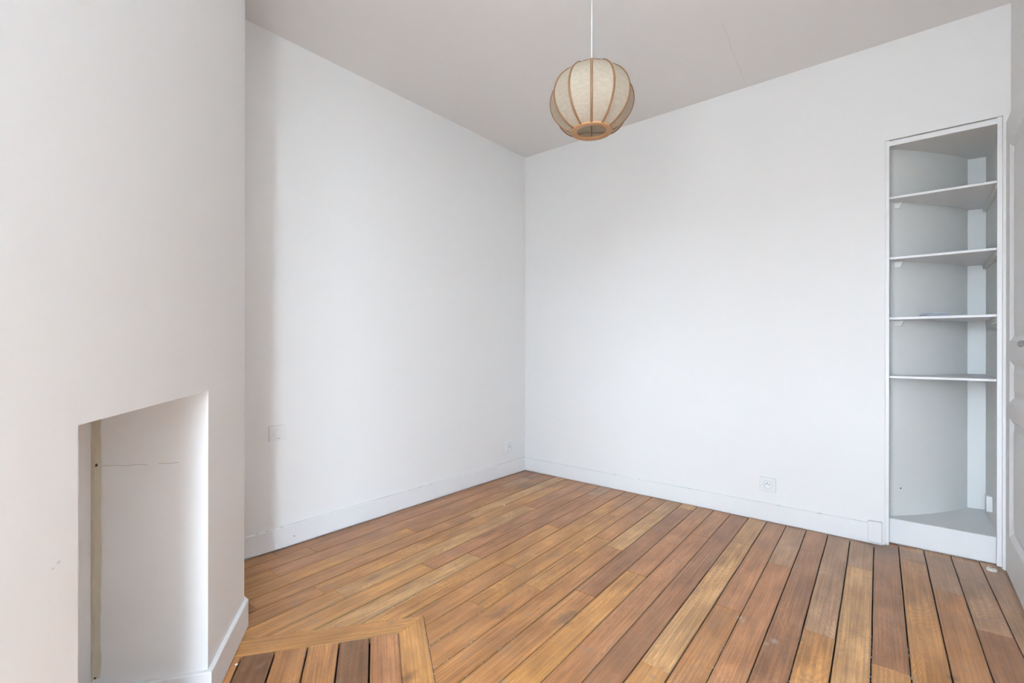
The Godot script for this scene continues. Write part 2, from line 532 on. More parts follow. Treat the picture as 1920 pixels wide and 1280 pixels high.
func build_floor() -> void:
	var floor_node := Node3D.new()
	floor_node.name = numbered("floor")
	add_child(floor_node, true)
	tag(floor_node, "old varnished oak plank floor with dark open joints and a framed hearth panel", "floor", "", "structure")
	var st := begin()
	box(st, Vector3(-0.16, -0.14, -0.12), Vector3(WIDE + 0.16, -0.022, DEEP + 0.25))
	obj("subfloor", st, plain(Color(0.10, 0.075, 0.055), 0.95), floor_node)
	var wob := noise(41, 1.7, 2)
	# joints across each row (distance from the back wall) and the tone of each piece
	var cuts := [[0.93], [0.226, 0.707], [0.425], [0.139], [1.191], [0.395], [1.118], [0.325], [0.598], [1.147], [0.452, 1.663], [], [0.48], [1.111], [0.105, 1.409], [0.927], [0.855, 1.509], [0.501, 1.76], [0.125], [0.882], [0.238, 1.448], [1.67], [0.707], [2.103], [1.066, 2.34], [1.443], [0.195, 0.484, 2.161], [1.923], [2.07]]
	var tones := [[5, 2], [5, 5, 4], [5, 2], [5, 0], [4, 0], [5, 1], [5, 0], [3, 4], [5, 3], [3, 2], [1, 1, 0], [4, 2], [3, 3], [3, 0], [1, 4, 2], [1, 2], [2, 0, 2], [2, 0, 2], [2, 0], [3, 0], [5, 3, 1], [3, 0], [3, 1], [0, 2], [1, 2, 4], [2, 0], [4, 5, 3, 0], [3, 2], [4, 0]]
	var gap := [3.0, 3.6, 3.4, 4.2, 4.0, 3.6, 4.0, 4.0, 3.8, 3.0, 4.8, 3.8, 3.0, 3.2, 3.0, 4.0, 3.4, 2.8, 3.0, 3.6, 3.2, 3.8, 3.2, 3.2, 4.6, 4.2, 3.2, 3.2, 3.4]
	var hearth := PackedVector2Array([on_face(0.070, -0.02), on_face(0.1005, 0.638), on_face(1.315, 0.638), on_face(1.34, -0.02)])
	var room: PackedVector2Array = PackedVector2Array([Vector2(0.006, 0.006), Vector2(2.374, 0.006), Vector2(2.374, -0.068), Vector2(2.797, -0.068), Vector2(2.797, 0.006), Vector2(WIDE - 0.006, 0.006), Vector2(WIDE - 0.006, DEEP + 0.1), Vector2(0.006, DEEP + 0.1)])
	# the diagonal chimney keeps the boards off its foot
	var foot := PackedVector2Array([on_face(0.006, -0.006), on_face(1.454, -0.006), Vector2(on_face(1.454).x, DEEP + 0.2), Vector2(-0.1, DEEP + 0.2), Vector2(-0.1, F0.y + 0.006)])
	for row in 29:
		var c: Array = cuts[row].duplicate()
		var last: float = c[-1] if c.size() else 0.9
		while last < 2.3:
			last += rng.randf_range(1.15, 1.6)
			c.append(last)
		c.append(DEEP + 0.12)
		var from := -0.1
		for i in c.size():
			var to: float = c[i]
			var list: Array = tones[row]
			var tone: int = list[i] if i < list.size() else [0, 2, 1, 3][rng.randi() % 4]
			var left := PackedVector2Array()
			var right := PackedVector2Array()
			var steps := maxi(2, int((to - from) / 0.11))
			for s in steps + 1:
				var v := lerpf(from + 0.0008, to - 0.0008, float(s) / steps)
				var gl: float = gap[mini(row + 1, 28)] * (1.0 + 0.45 * wob.get_noise_2d(v * 2.2, row * 9.0)) * 0.00052
				var gr: float = gap[row] * (1.0 + 0.45 * wob.get_noise_2d(v * 2.2, row * 9.0 + 50.0)) * 0.00052
				var el := 0.0011 * wob.get_noise_2d(v * 1.3, (row + 1) * 31.0)
				var er := 0.0011 * wob.get_noise_2d(v * 1.3, row * 31.0)
				left.append(Vector2(seam(row + 1, v) + el + gl, v))
				right.append(Vector2((seam(row, v) + er - gr) if row > 0 else WIDE + 0.02, v))
			right.reverse()
			var poly := PackedVector2Array(left)
			poly.append_array(right)
			for inside in Geometry2D.intersect_polygons(poly, room):
				for kept in Geometry2D.clip_polygons(inside, foot):
					for piece in Geometry2D.clip_polygons(kept, Geometry2D.offset_polygon(hearth, 0.0012)[0]):
						if area(piece) > 0.0006:
							board(floor_node, piece, Vector2(DRIFT, 1.0).normalized(), tone, from)
			from = to
	# the hearth panel: mitred border and short boards parallel to the chimney
	var side0 := [on_face(0.072, 0.0), on_face(0.1005, 0.637), on_face(0.186, 0.541), on_face(0.172, 0.0)]
	var front := [on_face(0.1015, 0.637), on_face(1.314, 0.637), on_face(1.222, 0.541), on_face(0.1875, 0.541)]
	var side1 := [on_face(1.315, 0.637), on_face(1.338, 0.0), on_face(1.235, 0.0), on_face(1.2225, 0.541)]
	board(floor_node, PackedVector2Array(side0), FN, 0, 0.3)
	board(floor_node, PackedVector2Array(front), FD, 0, 1.3)
	board(floor_node, PackedVector2Array(side1), FN, 2, 2.1)
	var lines := [0.006, 0.034, 0.1365, 0.239, 0.341, 0.4418, 0.541]
	var sets := [2, 6, 2, 2, 6, 3]
	for i in 6:
		var a: float = lines[i] + 0.0028
		var b: float = lines[i + 1] - (0.0028 if i < 5 else 0.0010)
		var wa := 0.172 + 0.0259 * a + 0.0012
		var wb := 0.172 + 0.0259 * b + 0.0012
		var mid: float = 0.62 + 0.1 * (i % 3)
		board(floor_node, PackedVector2Array([on_face(wa, a), on_face(mid, a), on_face(mid, b), on_face(wb, b)]), FD, sets[i], 0.4 * i)
		board(floor_node, PackedVector2Array([on_face(mid + 0.001, a), on_face(1.231 - 0.02 * a, a), on_face(1.231 - 0.02 * b, b), on_face(mid + 0.001, b)]), FD, sets[5 - i], 0.4 * i + 0.7)

func area(p: PackedVector2Array) -> float:
	var s := 0.0
	for i in p.size():
		s += p[i].cross(p[(i + 1) % p.size()])
	return absf(s) / 2

var board_count := 0

func board(parent: Node, outline: PackedVector2Array, along: Vector2, tone: int, start: float) -> void:
	var poly := outline.duplicate()
	if Geometry2D.is_polygon_clockwise(poly):
		poly.reverse()
	# drop points that nearly coincide, so that the chamfer stays clean
	var clean := PackedVector2Array()
	for i in poly.size():
		if poly[i].distance_to(poly[(i + 1) % poly.size()]) > 0.004:
			clean.append(poly[i])
	if clean.size() < 3:
		return
	poly = clean
	var bevel := 0.0011
	var inner := inset(poly, bevel)
	var idx := Geometry2D.triangulate_polygon(inner)
	if idx.is_empty():
		return
	var across := Vector2(-along.y, along.x)
	var centre := Vector2.ZERO
	for p in poly:
		centre += p / poly.size()
	var lift := rng.randf_range(-0.0006, 0.0004)
	var tilt := rng.randf_range(-0.006, 0.006)
	var lean := rng.randf_range(-0.0006, 0.0006)
	var plank := rng.randi() % 8
	var shift := rng.randf()
	var st := begin()
	var put := func(p: Vector2, y: float, n: Vector3):
		var s := (p - centre).dot(along)
		var t := (p - centre).dot(across)
		st.set_normal(n)
		st.set_uv(Vector2(s / 1.25 + shift, (plank + 0.5 + clampf(t / 0.118, -0.48, 0.48)) / 8.0))
		st.set_uv2(p / 4.0)
		st.add_vertex(Vector3(p.x, y + lift + t * tilt + s * lean, p.y))
	var up := Vector3(-across.x * tilt, 1.0, -across.y * tilt).normalized()
	for k in range(0, idx.size(), 3):
		var a := inner[idx[k]]
		var b := inner[idx[k + 1]]
		var c := inner[idx[k + 2]]
		# clockwise seen from above: x to the right, z down the page, so positive cross is clockwise
		if (b - a).cross(c - a) < 0.0:
			var sw := b
			b = c
			c = sw
		for p in [a, b, c]:
			put.call(p, 0.0, up)
	for i in poly.size():
		var j := (i + 1) % poly.size()
		var e := (poly[j] - poly[i]).normalized()
		var o := Vector3(e.y, 0, -e.x)
		var slope := (o + Vector3.UP).normalized()
		for q in [[poly[i], -0.0011, slope], [inner[j], 0.0, slope], [inner[i], 0.0, slope], [poly[i], -0.0011, slope], [poly[j], -0.0011, slope], [inner[j], 0.0, slope],
				[poly[i], -0.022, o], [poly[j], -0.0011, o], [poly[i], -0.0011, o], [poly[i], -0.022, o], [poly[j], -0.022, o], [poly[j], -0.0011, o]]:
			put.call(q[0], q[1], q[2])
	st.generate_tangents()
	obj("floor_board", st, wood[tone], parent)
	board_count += 1

# ------------------------------------------------------------------ baseboards
# a board with a rounded top edge swept along a line of plan points; "out" lies to the right of the walk
func skirting(st: SurfaceTool, path: PackedVector2Array, h: float, t := 0.013, y0 := 0.006) -> void:
	var prof := [Vector2(0, y0), Vector2(t, y0), Vector2(t, h - 0.004), Vector2(t - 0.0012, h - 0.0012), Vector2(t - 0.004, h), Vector2(0, h)]
	var n := path.size()
	var side := []
	for i in n:
		var a := (path[i] - path[i - 1]).normalized() if i > 0 else (path[1] - path[0]).normalized()
		var b := (path[i + 1] - path[i]).normalized() if i < n - 1 else a
		var na := Vector2(-a.y, a.x)
		var nb := Vector2(-b.y, b.x)
		var m := na + nb
		side.append(m * (2.0 / m.length_squared()))
	for i in n - 1:
		for k in prof.size() - 1:
			var p: Vector2 = prof[k]
			var q: Vector2 = prof[k + 1]
			quad(st, v3(path[i] + side[i] * p.x, p.y), v3(path[i] + side[i] * q.x, q.y), v3(path[i + 1] + side[i + 1] * q.x, q.y), v3(path[i + 1] + side[i + 1] * p.x, p.y))
	for e in [0, n - 1]:
		for k in range(1, prof.size() - 1):
			var p0: Vector2 = prof[0]
			var p1: Vector2 = prof[k]
			var p2: Vector2 = prof[k + 1]
			var a3 := v3(path[e] + side[e] * p0.x, p0.y)
			var b3 := v3(path[e] + side[e] * p1.x, p1.y)
			var c3 := v3(path[e] + side[e] * p2.x, p2.y)
			if e == 0:
				tri(st, a3, c3, b3)
			else:
				tri(st, a3, b3, c3)

# a shallow flaked spot on the top edge of a baseboard
func nick(st: SurfaceTool, at: Vector3, along_z: bool, long: float) -> void:
	var o := PackedVector2Array()
	for k in 8:
		o.append(Vector2(long / 2 * cos(TAU * k / 8.0), 0.0022 * sin(TAU * k / 8.0)) * rng.randf_range(0.6, 1.1))
	var side := Vector3(0, 0, 1) if along_z else Vector3(1, 0, 0)
	var out := Vector3(1, 0, 0) if along_z else Vector3(0, 0, 1)
	var up := (Vector3.UP + out).normalized()
	extrude(st, o, Transform3D(Basis(side, up.cross(side), up), at), -0.0008, 0.0006)

func build_baseboards() -> void:
	var st := begin()
	skirting(st, PackedVector2Array([Vector2(0, F0.y), Vector2(0, 0.0)]), 0.110)
	var bl := structure("baseboard_left", st, gloss, "white painted baseboard along the foot of the left wall", "baseboard")
	var worn := plain(Color(0.79, 0.78, 0.77), 0.9)
	st = begin()
	for m in [[1.03, 0.020], [1.12, 0.014], [1.21, 0.018], [2.02, 0.030], [2.09, 0.022], [2.14, 0.026]]:
		nick(st, Vector3(0.0105, 0.1095, m[0]), true, m[1])
	obj("chip", st, worn, bl)
	st = begin()
	extrude(st, disc(0.0028, 10), Transform3D(Basis(Vector3(0, 0, -1), Vector3(0, 1, 0), Vector3(1, 0, 0)), Vector3(0.013, 0.046, 1.955)), -0.001, 0.0005)
	obj("nail_hole", st, plain(Color(0.25, 0.24, 0.23), 0.9), bl)
	st = begin()
	skirting(st, PackedVector2Array([Vector2(0.0, 0), Vector2(2.356, 0)]), 0.106)
	var bb := structure("baseboard_back", st, gloss, "white painted baseboard along the back wall, from the far corner to the alcove", "baseboard")
	st = begin()
	for m in [[0.83, 0.024], [1.02, 0.014], [1.37, 0.016], [1.885, 0.026], [2.085, 0.030]]:
		nick(st, Vector3(m[0], 0.1055, 0.0105), false, m[1])
	obj("chip", st, worn, bb)
	st = begin()
	var j0 := 0.392
	var depth := 0.272
	skirting(st, PackedVector2Array([on_face(0.6, -depth), on_face(j0, -depth), on_face(j0), F0, Vector2(0, F0.y)]), 0.104)
	structure("baseboard_chimney", st, gloss, "white painted baseboard round the foot of the chimney breast and into its recess", "baseboard")
	st = begin()
	skirting(st, PackedVector2Array([Vector2(2.806, 0), Vector2(WIDE, 0)]), 0.113, 0.008)
	structure("baseboard_corner", st, gloss, "short white stub of baseboard between the alcove frame and the door", "baseboard")

# ------------------------------------------------------------------ alcove with shelves
const BACK := [Vector2(2.388, -0.10), Vector2(2.40, -0.125), Vector2(2.43, -0.155), Vector2(2.475, -0.205), Vector2(2.526, -0.265), Vector2(2.58, -0.335), Vector2(2.636, -0.415), Vector2(2.682, -0.492), Vector2(2.724, -0.575)]

func build_alcove() -> void:
	var top := 2.098
	# lining: curved plaster back, right side, ceiling, floor slab
	var room := Node3D.new()
	room.name = numbered("wall_alcove")
	add_child(room, true)
	tag(room, "greyish white lining of the tall shelf alcove, its back curving away to the right", "wall", "", "structure")
	var st := begin()
	var fine := PackedVector2Array()
	for i in BACK.size() - 1:
		var p0: Vector2 = BACK[maxi(i - 1, 0)]
		var p1: Vector2 = BACK[i]
		var p2: Vector2 = BACK[i + 1]
		var p3: Vector2 = BACK[mini(i + 2, BACK.size() - 1)]
		for s in 4:
			fine.append(p1.cubic_interpolate(p2, p0, p3, s / 4.0))
	fine.append(BACK[-1])
	var normals := []
	for i in fine.size():
		var d := (fine[mini(i + 1, fine.size() - 1)] - fine[maxi(i - 1, 0)]).normalized()
		normals.append(Vector3(-d.y, 0, d.x))
	for i in fine.size() - 1:
		var a := v3(fine[i], 0.0)
		var b := v3(fine[i + 1], 0.0)
		var h := Vector3(0, top + 0.02, 0)
		for q in [[a, i], [b + h, i + 1], [b, i + 1], [a, i], [a + h, i], [b + h, i + 1]]:
			st.set_normal(normals[q[1]])
			st.add_vertex(q[0])
	obj("curved_back", st, alcove_paint, room)
	st = begin()
	box(st, Vector3(2.797, 0.0, -0.80), Vector3(2.90, top + 0.02, -0.02))
	obj("side_wall", st, alcove_paint, room)
	st = begin()
	box(st, Vector3(2.33, 0.0, -0.125), Vector3(2.388, top + 0.02, -0.018))
	obj("side_wall", st, alcove_paint, room)
	st = begin()
	box(st, Vector3(2.33, top - 0.012, -0.80), Vector3(2.90, top + 0.08, -0.022))
	obj("alcove_ceiling", st, alcove_paint, room)
	st = begin()
	box(st, Vector3(2.36, -0.02, -0.80), Vector3(2.90, 0.126, -0.076))
	obj("alcove_floor", st, plain(Color(0.93, 0.935, 0.935), 0.75), room)
	# outer shell that keeps the daylight out
	st = begin()
	box(st, Vector3(2.20, -0.1, -0.90), Vector3(3.0, top + 0.2, -0.80))
	box(st, Vector3(2.20, -0.1, -0.80), Vector3(2.28, top + 0.2, -0.12))
	obj("masonry", st, alcove_paint, room)
	# square post in the inner corner, with a slightly wavy edge
	st = begin()
	var wave := noise(51, 2.2, 2)
	var n := 20
	for i in n:
		var ya := top * i / n
		var yb := top * (i + 1) / n
		var wa := 0.004 * wave.get_noise_1d(ya * 2.0)
		var wb := 0.004 * wave.get_noise_1d(yb * 2.0)
		quad(st, Vector3(2.719 + wa, ya, -0.570), Vector3(2.7965, ya, -0.585), Vector3(2.7965, yb, -0.585), Vector3(2.719 + wb, yb, -0.570))
		quad(st, Vector3(2.719 + wa, ya, -0.62), Vector3(2.719 + wa, ya, -0.565), Vector3(2.719 + wb, yb, -0.565), Vector3(2.719 + wb, yb, -0.62))
	obj("corner_post", st, plain(Color(0.965, 0.968, 0.965), 0.6), room)
	# frame round the opening
	var frame := Node3D.new()
	frame.name = numbered("trim")
	add_child(frame, true)
	frame.name = "trim_1"
	tag(frame, "narrow white wooden frame round the tall shelf alcove, with a plinth board at its foot", "trim", "", "structure")
	st = begin()
	box(st, Vector3(2.3722, 0.012, -0.030), Vector3(2.388, top, -0.006), 0.0015)
	obj("frame_jamb", st, gloss, frame)
	st = begin()
	box(st, Vector3(2.7815, 0.012, -0.024), Vector3(2.7985, top, -0.006), 0.0015)
	obj("frame_jamb", st, gloss, frame)
	st = begin()
	box(st, Vector3(2.388, 2.068, -0.034), Vector3(2.7815, top - 0.004, -0.008), 0.0015)
	obj("frame_head", st, gloss, frame)
	st = begin()
	box(st, Vector3(2.384, 0.006, -0.076), Vector3(2.797, 0.131, -0.058), 0.0015)
	obj("plinth_board", st, gloss, frame)
	# broken plaster at the feet of the frame
	st = begin()
	for m in [[2.366, 0.006, 0.010], [2.377, 0.002, 0.013], [2.386, -0.006, 0.009], [2.372, 0.012, 0.006]]:
		lump(st, Vector3(m[0], 0.0, m[1]), m[2])
	for m in [[2.801, 0.004, 0.009], [2.809, 0.008, 0.012], [2.818, 0.011, 0.010]]:
		lump(st, Vector3(m[0], 0.0, m[1]), m[2])
	obj("broken_plaster", st, plain(Color(0.60, 0.54, 0.46), 0.95), frame)
	st = begin()
	extrude(st, disc(0.003, 10), Transform3D(Basis(), Vector3(2.4335, 0.2735, -0.156)), -0.02, 0.0006)
	obj("nail_hole", st, plain(Color(0.22, 0.21, 0.20), 0.9), room)
	# shelves on battens
	var heights := [1.812, 1.497, 1.184, 0.8795]
	var names := [["topmost of the four thin white shelves in the alcove, seen from below", true, true], ["second white alcove shelf from the top, seen from below", true, true], ["third white alcove shelf from the top, with a folded paper lying on it", true, true], ["lowest of the four thin white shelves in the alcove", false, true]]
	for i in 4:
		var y: float = heights[i]
		var t := thing("alcove_shelf", names[i][0], "shelf", Vector3(2.585, y - 0.0115, -0.04), "white shelves in the alcove")
		st = begin()
		var o := PackedVector2Array([Vector2(2.3885, -0.036), Vector2(2.7965, -0.036), Vector2(2.7965, -0.583), Vector2(2.721, -0.568)])
		for k in range(BACK.size() - 2, 0, -1):
			o.append(BACK[k] + Vector2(0.003, 0.004))
		var moved := PackedVector2Array()
		for p in o:
			moved.append(p - Vector2(2.585, -0.04))
		plan(st, moved, 0.0, 0.0115, 0.0008)
		obj("board", st, gloss, t)
		if names[i][1]:
			st = begin()
			extrude(st, PackedVector2Array([Vector2(0, 0), Vector2(0, -0.030), Vector2(0.040 + 0.004 * i, -0.030), Vector2(0.049 + 0.004 * i, -0.006), Vector2(0.049 + 0.004 * i, 0)]), Transform3D(Basis(), Vector3(2.3885, y - 0.0120, -0.145)), -0.09, 0.012, 0.0012)
			shifted(obj("batten", st, alcove_paint, t), t)
		if names[i][2]:
			st = begin()
			batten(st, Vector3(2.7965, y - 0.0120, -0.037), [0.53, 0.53, 0.20, 0.52][i], 0.0145, -1)
			shifted(obj("batten", st, alcove_paint, t), t)

func lump(st: SurfaceTool, at: Vector3, size: float) -> void:
	var ring := PackedVector3Array()
	for k in 6:
		ring.append(at + Vector3(cos(TAU * k / 6.0), 0, sin(TAU * k / 6.0)) * size * rng.randf_range(0.5, 0.9))
	var top := at + Vector3(rng.randf_range(-0.3, 0.3), rng.randf_range(0.5, 0.9), 0) * size
	for k in 6:
		tri(st, ring[(k + 1) % 6], ring[k], top)

func shifted(o: Node3D, t: Node3D) -> void:
	o.position = -t.position

# a batten on a side wall: its lower far corner is cut off
func batten(st: SurfaceTool, at: Vector3, long: float, thick: float, dir: int) -> void:
	var h := 0.026
	var xf := Transform3D(Basis(Vector3(0, 0, -1), Vector3(0, 1, 0), Vector3(1, 0, 0)), at)
	var lo := 0.0 if dir > 0 else -thick
	extrude(st, PackedVector2Array([Vector2(0, -h), Vector2(long - 0.018, -h), Vector2(long, -0.004), Vector2(long, 0), Vector2(0, 0)]), xf, lo, lo + thick, 0.0012, true)

# ------------------------------------------------------------------ door
func build_door() -> void:
	var t := thing("door", "white panelled door at the right edge with a metal lever handle", "door", Vector3(WIDE, 0, 0))
	t.name = "door_1"
	t.set_meta("kind", "structure")
	var z0 := 0.012
	var z1 := 0.855
	var y0 := 0.012
	var y1 := 2.06
	var x := -0.016
	# leaf: frame members proud, panels sunk behind sloping mouldings
	var st := begin()
	var panels := [[0.19, 0.715], [0.785, 0.972], [1.055, 1.928]]
	var a := z0 + 0.097
	var b := z1 - 0.11
	box(st, Vector3(x, y0, z0), Vector3(0, y1, a))
	box(st, Vector3(x, y0, b), Vector3(0, y1, z1))
	var edges := [y0, 0.19, 0.715, 0.785, 0.972, 1.055, 1.928, y1]
	for i in range(0, 8, 2):
		box(st, Vector3(x, edges[i], a), Vector3(0, edges[i + 1], b))
	obj("door_leaf", st, gloss, t)
	for p in panels:
		st = begin()
		var d := 0.022
		var back := x + 0.012
		var o := [Vector3(x, p[0], a), Vector3(x, p[0], b), Vector3(x, p[1], b), Vector3(x, p[1], a)]
		var q := [Vector3(back, p[0] + d, a + d), Vector3(back, p[0] + d, b - d), Vector3(back, p[1] - d, b - d), Vector3(back, p[1] - d, a + d)]
		for i in 4:
			var j := (i + 1) % 4
			quad(st, o[i], o[j], q[j], q[i])
		quad(st, q[0], q[1], q[2], q[3])
		# raised field
		var r := []
		var f := []
		for e in [[0, 0], [0, 1], [1, 1], [1, 0]]:
			var py: float = p[1] - d - 0.02 if e[0] else p[0] + d + 0.02
			var pz: float = b - d - 0.02 if e[1] else a + d + 0.02
			r.append(Vector3(back - 0.0005, py, pz))
			f.append(Vector3(back - 0.005, py + (-0.012 if e[0] else 0.012), pz + (-0.012 if e[1] else 0.012)))
		for i in 4:
			var j := (i + 1) % 4
			quad(st, r[i], r[j], f[j], f[i])
		quad(st, f[0], f[1], f[2], f[3])
		obj("door_panel", st, gloss, t)
	# handle: rose, neck and lever pointing at the hinge side
	var metal := plain(Color(0.62, 0.60, 0.57), 0.28, 1.0)
	var hd := Node3D.new()
	hd.name = "door_handle"
	t.add_child(hd)
	hd.position = Vector3(x, 1.042, 0.782)
	hd.set_meta("label", "worn metal lever handle")
	st = begin()
	lathe(st, PackedVector2Array([Vector2(0.0001, 0.0), Vector2(0.024, 0.0), Vector2(0.024, 0.006), Vector2(0.021, 0.009), Vector2(0.010, 0.010), Vector2(0.009, 0.035)]), Transform3D(Basis(Vector3(0, 1, 0), Vector3(-1, 0, 0), Vector3(0, 0, 1)), Vector3.ZERO), 20)
	obj("rose", st, metal, hd)
	st = begin()
	bar(st, PackedVector3Array([Vector3(-0.033, 0, 0.012), Vector3(-0.037, 0, 0.0), Vector3(-0.039, 0.001, -0.03), Vector3(-0.040, 0.002, -0.07), Vector3(-0.040, 0.001, -0.10), Vector3(-0.038, -0.001, -0.118), Vector3(-0.035, -0.002, -0.124)]), 0.0065, 12, Vector3(0, 1, 0), 0.0105)
	obj("lever", st, metal, hd)
	# casing against the corner
	st = begin()
	box(st, Vector3(WIDE - 0.010, 0.012, 0.0), Vector3(WIDE, 2.075, 0.011), 0.001)
	box(st, Vector3(WIDE - 0.010, 2.061, 0.011), Vector3(WIDE, 2.081, 0.90), 0.001)
	box(st, Vector3(WIDE - 0.010, 0.012, 0.857), Vector3(WIDE, 2.075, 0.90), 0.001)
	var c := structure("trim_2", st, gloss, "slim white casing round the panelled door", "trim")
	c.set_meta("kind", "structure")

# ------------------------------------------------------------------ lantern
func build_lantern() -> void:
	var at := Vector3(1.552, 1.946, 1.580)
	var t := thing("pendant_lantern", "round paper pendant lantern with curved bamboo ribs hanging from the ceiling", "lantern", at)
	var cane := plain(Color(0.53, 0.375, 0.235), 0.5)
	var light_cane := plain(Color(0.68, 0.515, 0.35), 0.5)
	var dark_cane := plain(Color(0.47, 0.33, 0.20), 0.55)
	# fibrous paper
	var img := Image.create(512, 512, false, Image.FORMAT_RGB8)
	var cloud := noise(61, 0.02, 4)
	var thread := noise(62, 0.05, 3)
	for y in 512:
		for x in 512:
			var v := 0.94 + 0.06 * cloud.get_noise_2d(x * 0.7, y * 1.6) + 0.05 * thread.get_noise_2d(x * 0.8, y * 3.5)
			var f := absf(thread.get_noise_2d(x * 0.25 + 900.0, y * 1.1))
			if f < 0.03:
				v -= (0.03 - f) * 2.5
			img.set_pixel(x, y, Color(v, v * 0.985, v * 0.965))
	img.generate_mipmaps()
	var paper := plain(Color(0.815, 0.775, 0.715), 0.85)
	paper.albedo_texture = ImageTexture.create_from_image(img)
	paper.backlight_enabled = true
	paper.backlight = Color(0.80, 0.775, 0.73)
	paper.cull_mode = BaseMaterial3D.CULL_DISABLED
	var big := 0.1545
	var half := 0.130
	var low := -0.1135
	var high := 0.108
	var toward := Vector2(2.4605 - at.x, 3.1394 - at.z)
	var first := atan2(toward.y, toward.x)
	var radius := func(y: float) -> float: return big * sqrt(maxf(0.0, 1.0 - (y / half) * (y / half)))
	for k in 12:
		var a := first + TAU * k / 12.0
		# rib
		var pts := PackedVector3Array()
		for i in 25:
			var ang := lerpf(asin(low / half), asin(high / half), i / 24.0)
			var y := half * sin(ang)
			var r := big * cos(ang)
			pts.append(Vector3(cos(a) * r, y, sin(a) * r))
		pts.append(Vector3(cos(a) * (radius.call(high) - 0.012), high + 0.003, sin(a) * (radius.call(high) - 0.012)))
		var st := begin()
		bar(st, pts, 0.0042, 8, Vector3(-sin(a), 0, cos(a)).cross(Vector3.UP), 0.0021)
		obj("rib", st, cane, t)
		# paper between this rib and the next, drawn in a little between them
		st = begin()
		var na := 10
		var nb := 16
		var grid := []
		for j in nb + 1:
			var line := []
			for i in na + 1:
				var s := float(i) / na
				var ang := lerpf(asin((low + 0.003) / half), asin(high / half), float(j) / nb)
				var y := half * sin(ang)
				var b := a + TAU / 12.0 * s
				var sag := 4.0 * s * (1.0 - s)
				var r := big * cos(ang) * (1.0 - 0.045 * sag) - 0.0012
				if j == nb:
					y -= 0.010 * sag
				line.append(Vector3(cos(b) * r, y, sin(b) * r))
			grid.append(line)
		for j in nb:
			for i in na:
				var ids := [[j, i], [j + 1, i], [j + 1, i + 1], [j, i], [j + 1, i + 1], [j, i + 1]]
				for id in ids:
					var p: Vector3 = grid[id[0]][id[1]]
					st.set_uv(Vector2((k + id[1] / float(na)) / 3.0, id[0] / float(nb)))
					st.set_smooth_group(0)
					st.add_vertex(p)
		st.index()
		st.generate_normals()
		obj("paper_panel", st, paper, t)
	# bottom ring, top ring
	var st2 := begin()
	var rb: float = radius.call(low)
	lathe(st2, PackedVector2Array([Vector2(rb + 0.002, low + 0.004), Vector2(rb - 0.020, low + 0.005), Vector2(rb - 0.022, low - 0.001), Vector2(rb - 0.020, low - 0.0035), Vector2(rb - 0.003, low - 0.0045), Vector2(rb + 0.001, low - 0.003), Vector2(rb + 0.002, low + 0.004)]), Transform3D(Basis.from_euler(Vector3(0, 0, 0)), Vector3.ZERO), 48)
	obj("bottom_ring", st2, light_cane, t)
	st2 = begin()
	var rt: float = radius.call(high) - 0.010
	var hoop := PackedVector3Array()
	for i in 49:
		hoop.append(Vector3(cos(TAU * i / 48.0) * rt, high + 0.002, sin(TAU * i / 48.0) * rt))
	bar(st2, hoop, 0.003, 6)
	obj("top_ring", st2, cane, t)
	# wire cross, lamp holder, cord
	st2 = begin()
	for e in [0.4, 0.4 + TAU / 3, 0.4 + TAU * 2 / 3]:
		bar(st2, PackedVector3Array([Vector3(cos(e) * rt, high + 0.001, sin(e) * rt), Vector3(cos(e) * 0.012, high - 0.012, sin(e) * 0.012)]), 0.0012, 6)
	obj("spider", st2, dark_cane, t)
	st2 = begin()
	lathe(st2, PackedVector2Array([Vector2(0.0001, high - 0.070), Vector2(0.013, high - 0.070), Vector2(0.0135, high - 0.030), Vector2(0.015, high - 0.028), Vector2(0.015, high - 0.010), Vector2(0.010, high + 0.004), Vector2(0.004, high + 0.010), Vector2(0.0001, high + 0.010)]), Transform3D(), 18)
	obj("lamp_holder", st2, dark_cane, t)
	# two thin sticks that spread the shade inside
	st2 = begin()
	var side := Vector3(-sin(first), 0, cos(first))
	var ahead := Vector3(cos(first), 0, sin(first))
	bar(st2, PackedVector3Array([ahead * -0.062 + side * 0.075 + Vector3(0, low + 0.022, 0), ahead * -0.070 + side * -0.075 + Vector3(0, low + 0.024, 0)]), 0.0016, 6)
	bar(st2, PackedVector3Array([ahead * -0.045 + side * 0.004 + Vector3(0, low + 0.047, 0), ahead * -0.050 + side * 0.085 + Vector3(0, low + 0.050, 0)]), 0.0022, 6)
	obj("spreader", st2, dark_cane, t)
	st2 = begin()
	bar(st2, PackedVector3Array([Vector3(0, high + 0.008, 0), Vector3(0.0008, 0.30, 0.0004), Vector3(0.0004, 0.45, 0), Vector3(0, CEIL - at.y - 0.02, 0)]), 0.0023, 8)
	var cd := obj("cord", st2, plain(Color(0.90, 0.90, 0.90), 0.5), t)
	cd.set_meta("label", "thin white hanging cord")
	st2 = begin()
	lathe(st2, PackedVector2Array([Vector2(0.0001, CEIL - at.y - 0.034), Vector2(0.012, CEIL - at.y - 0.032), Vector2(0.030, CEIL - at.y - 0.012), Vector2(0.034, CEIL - at.y - 0.0005)]), Transform3D(), 24)
	obj("ceiling_rose", st2, gloss, t)

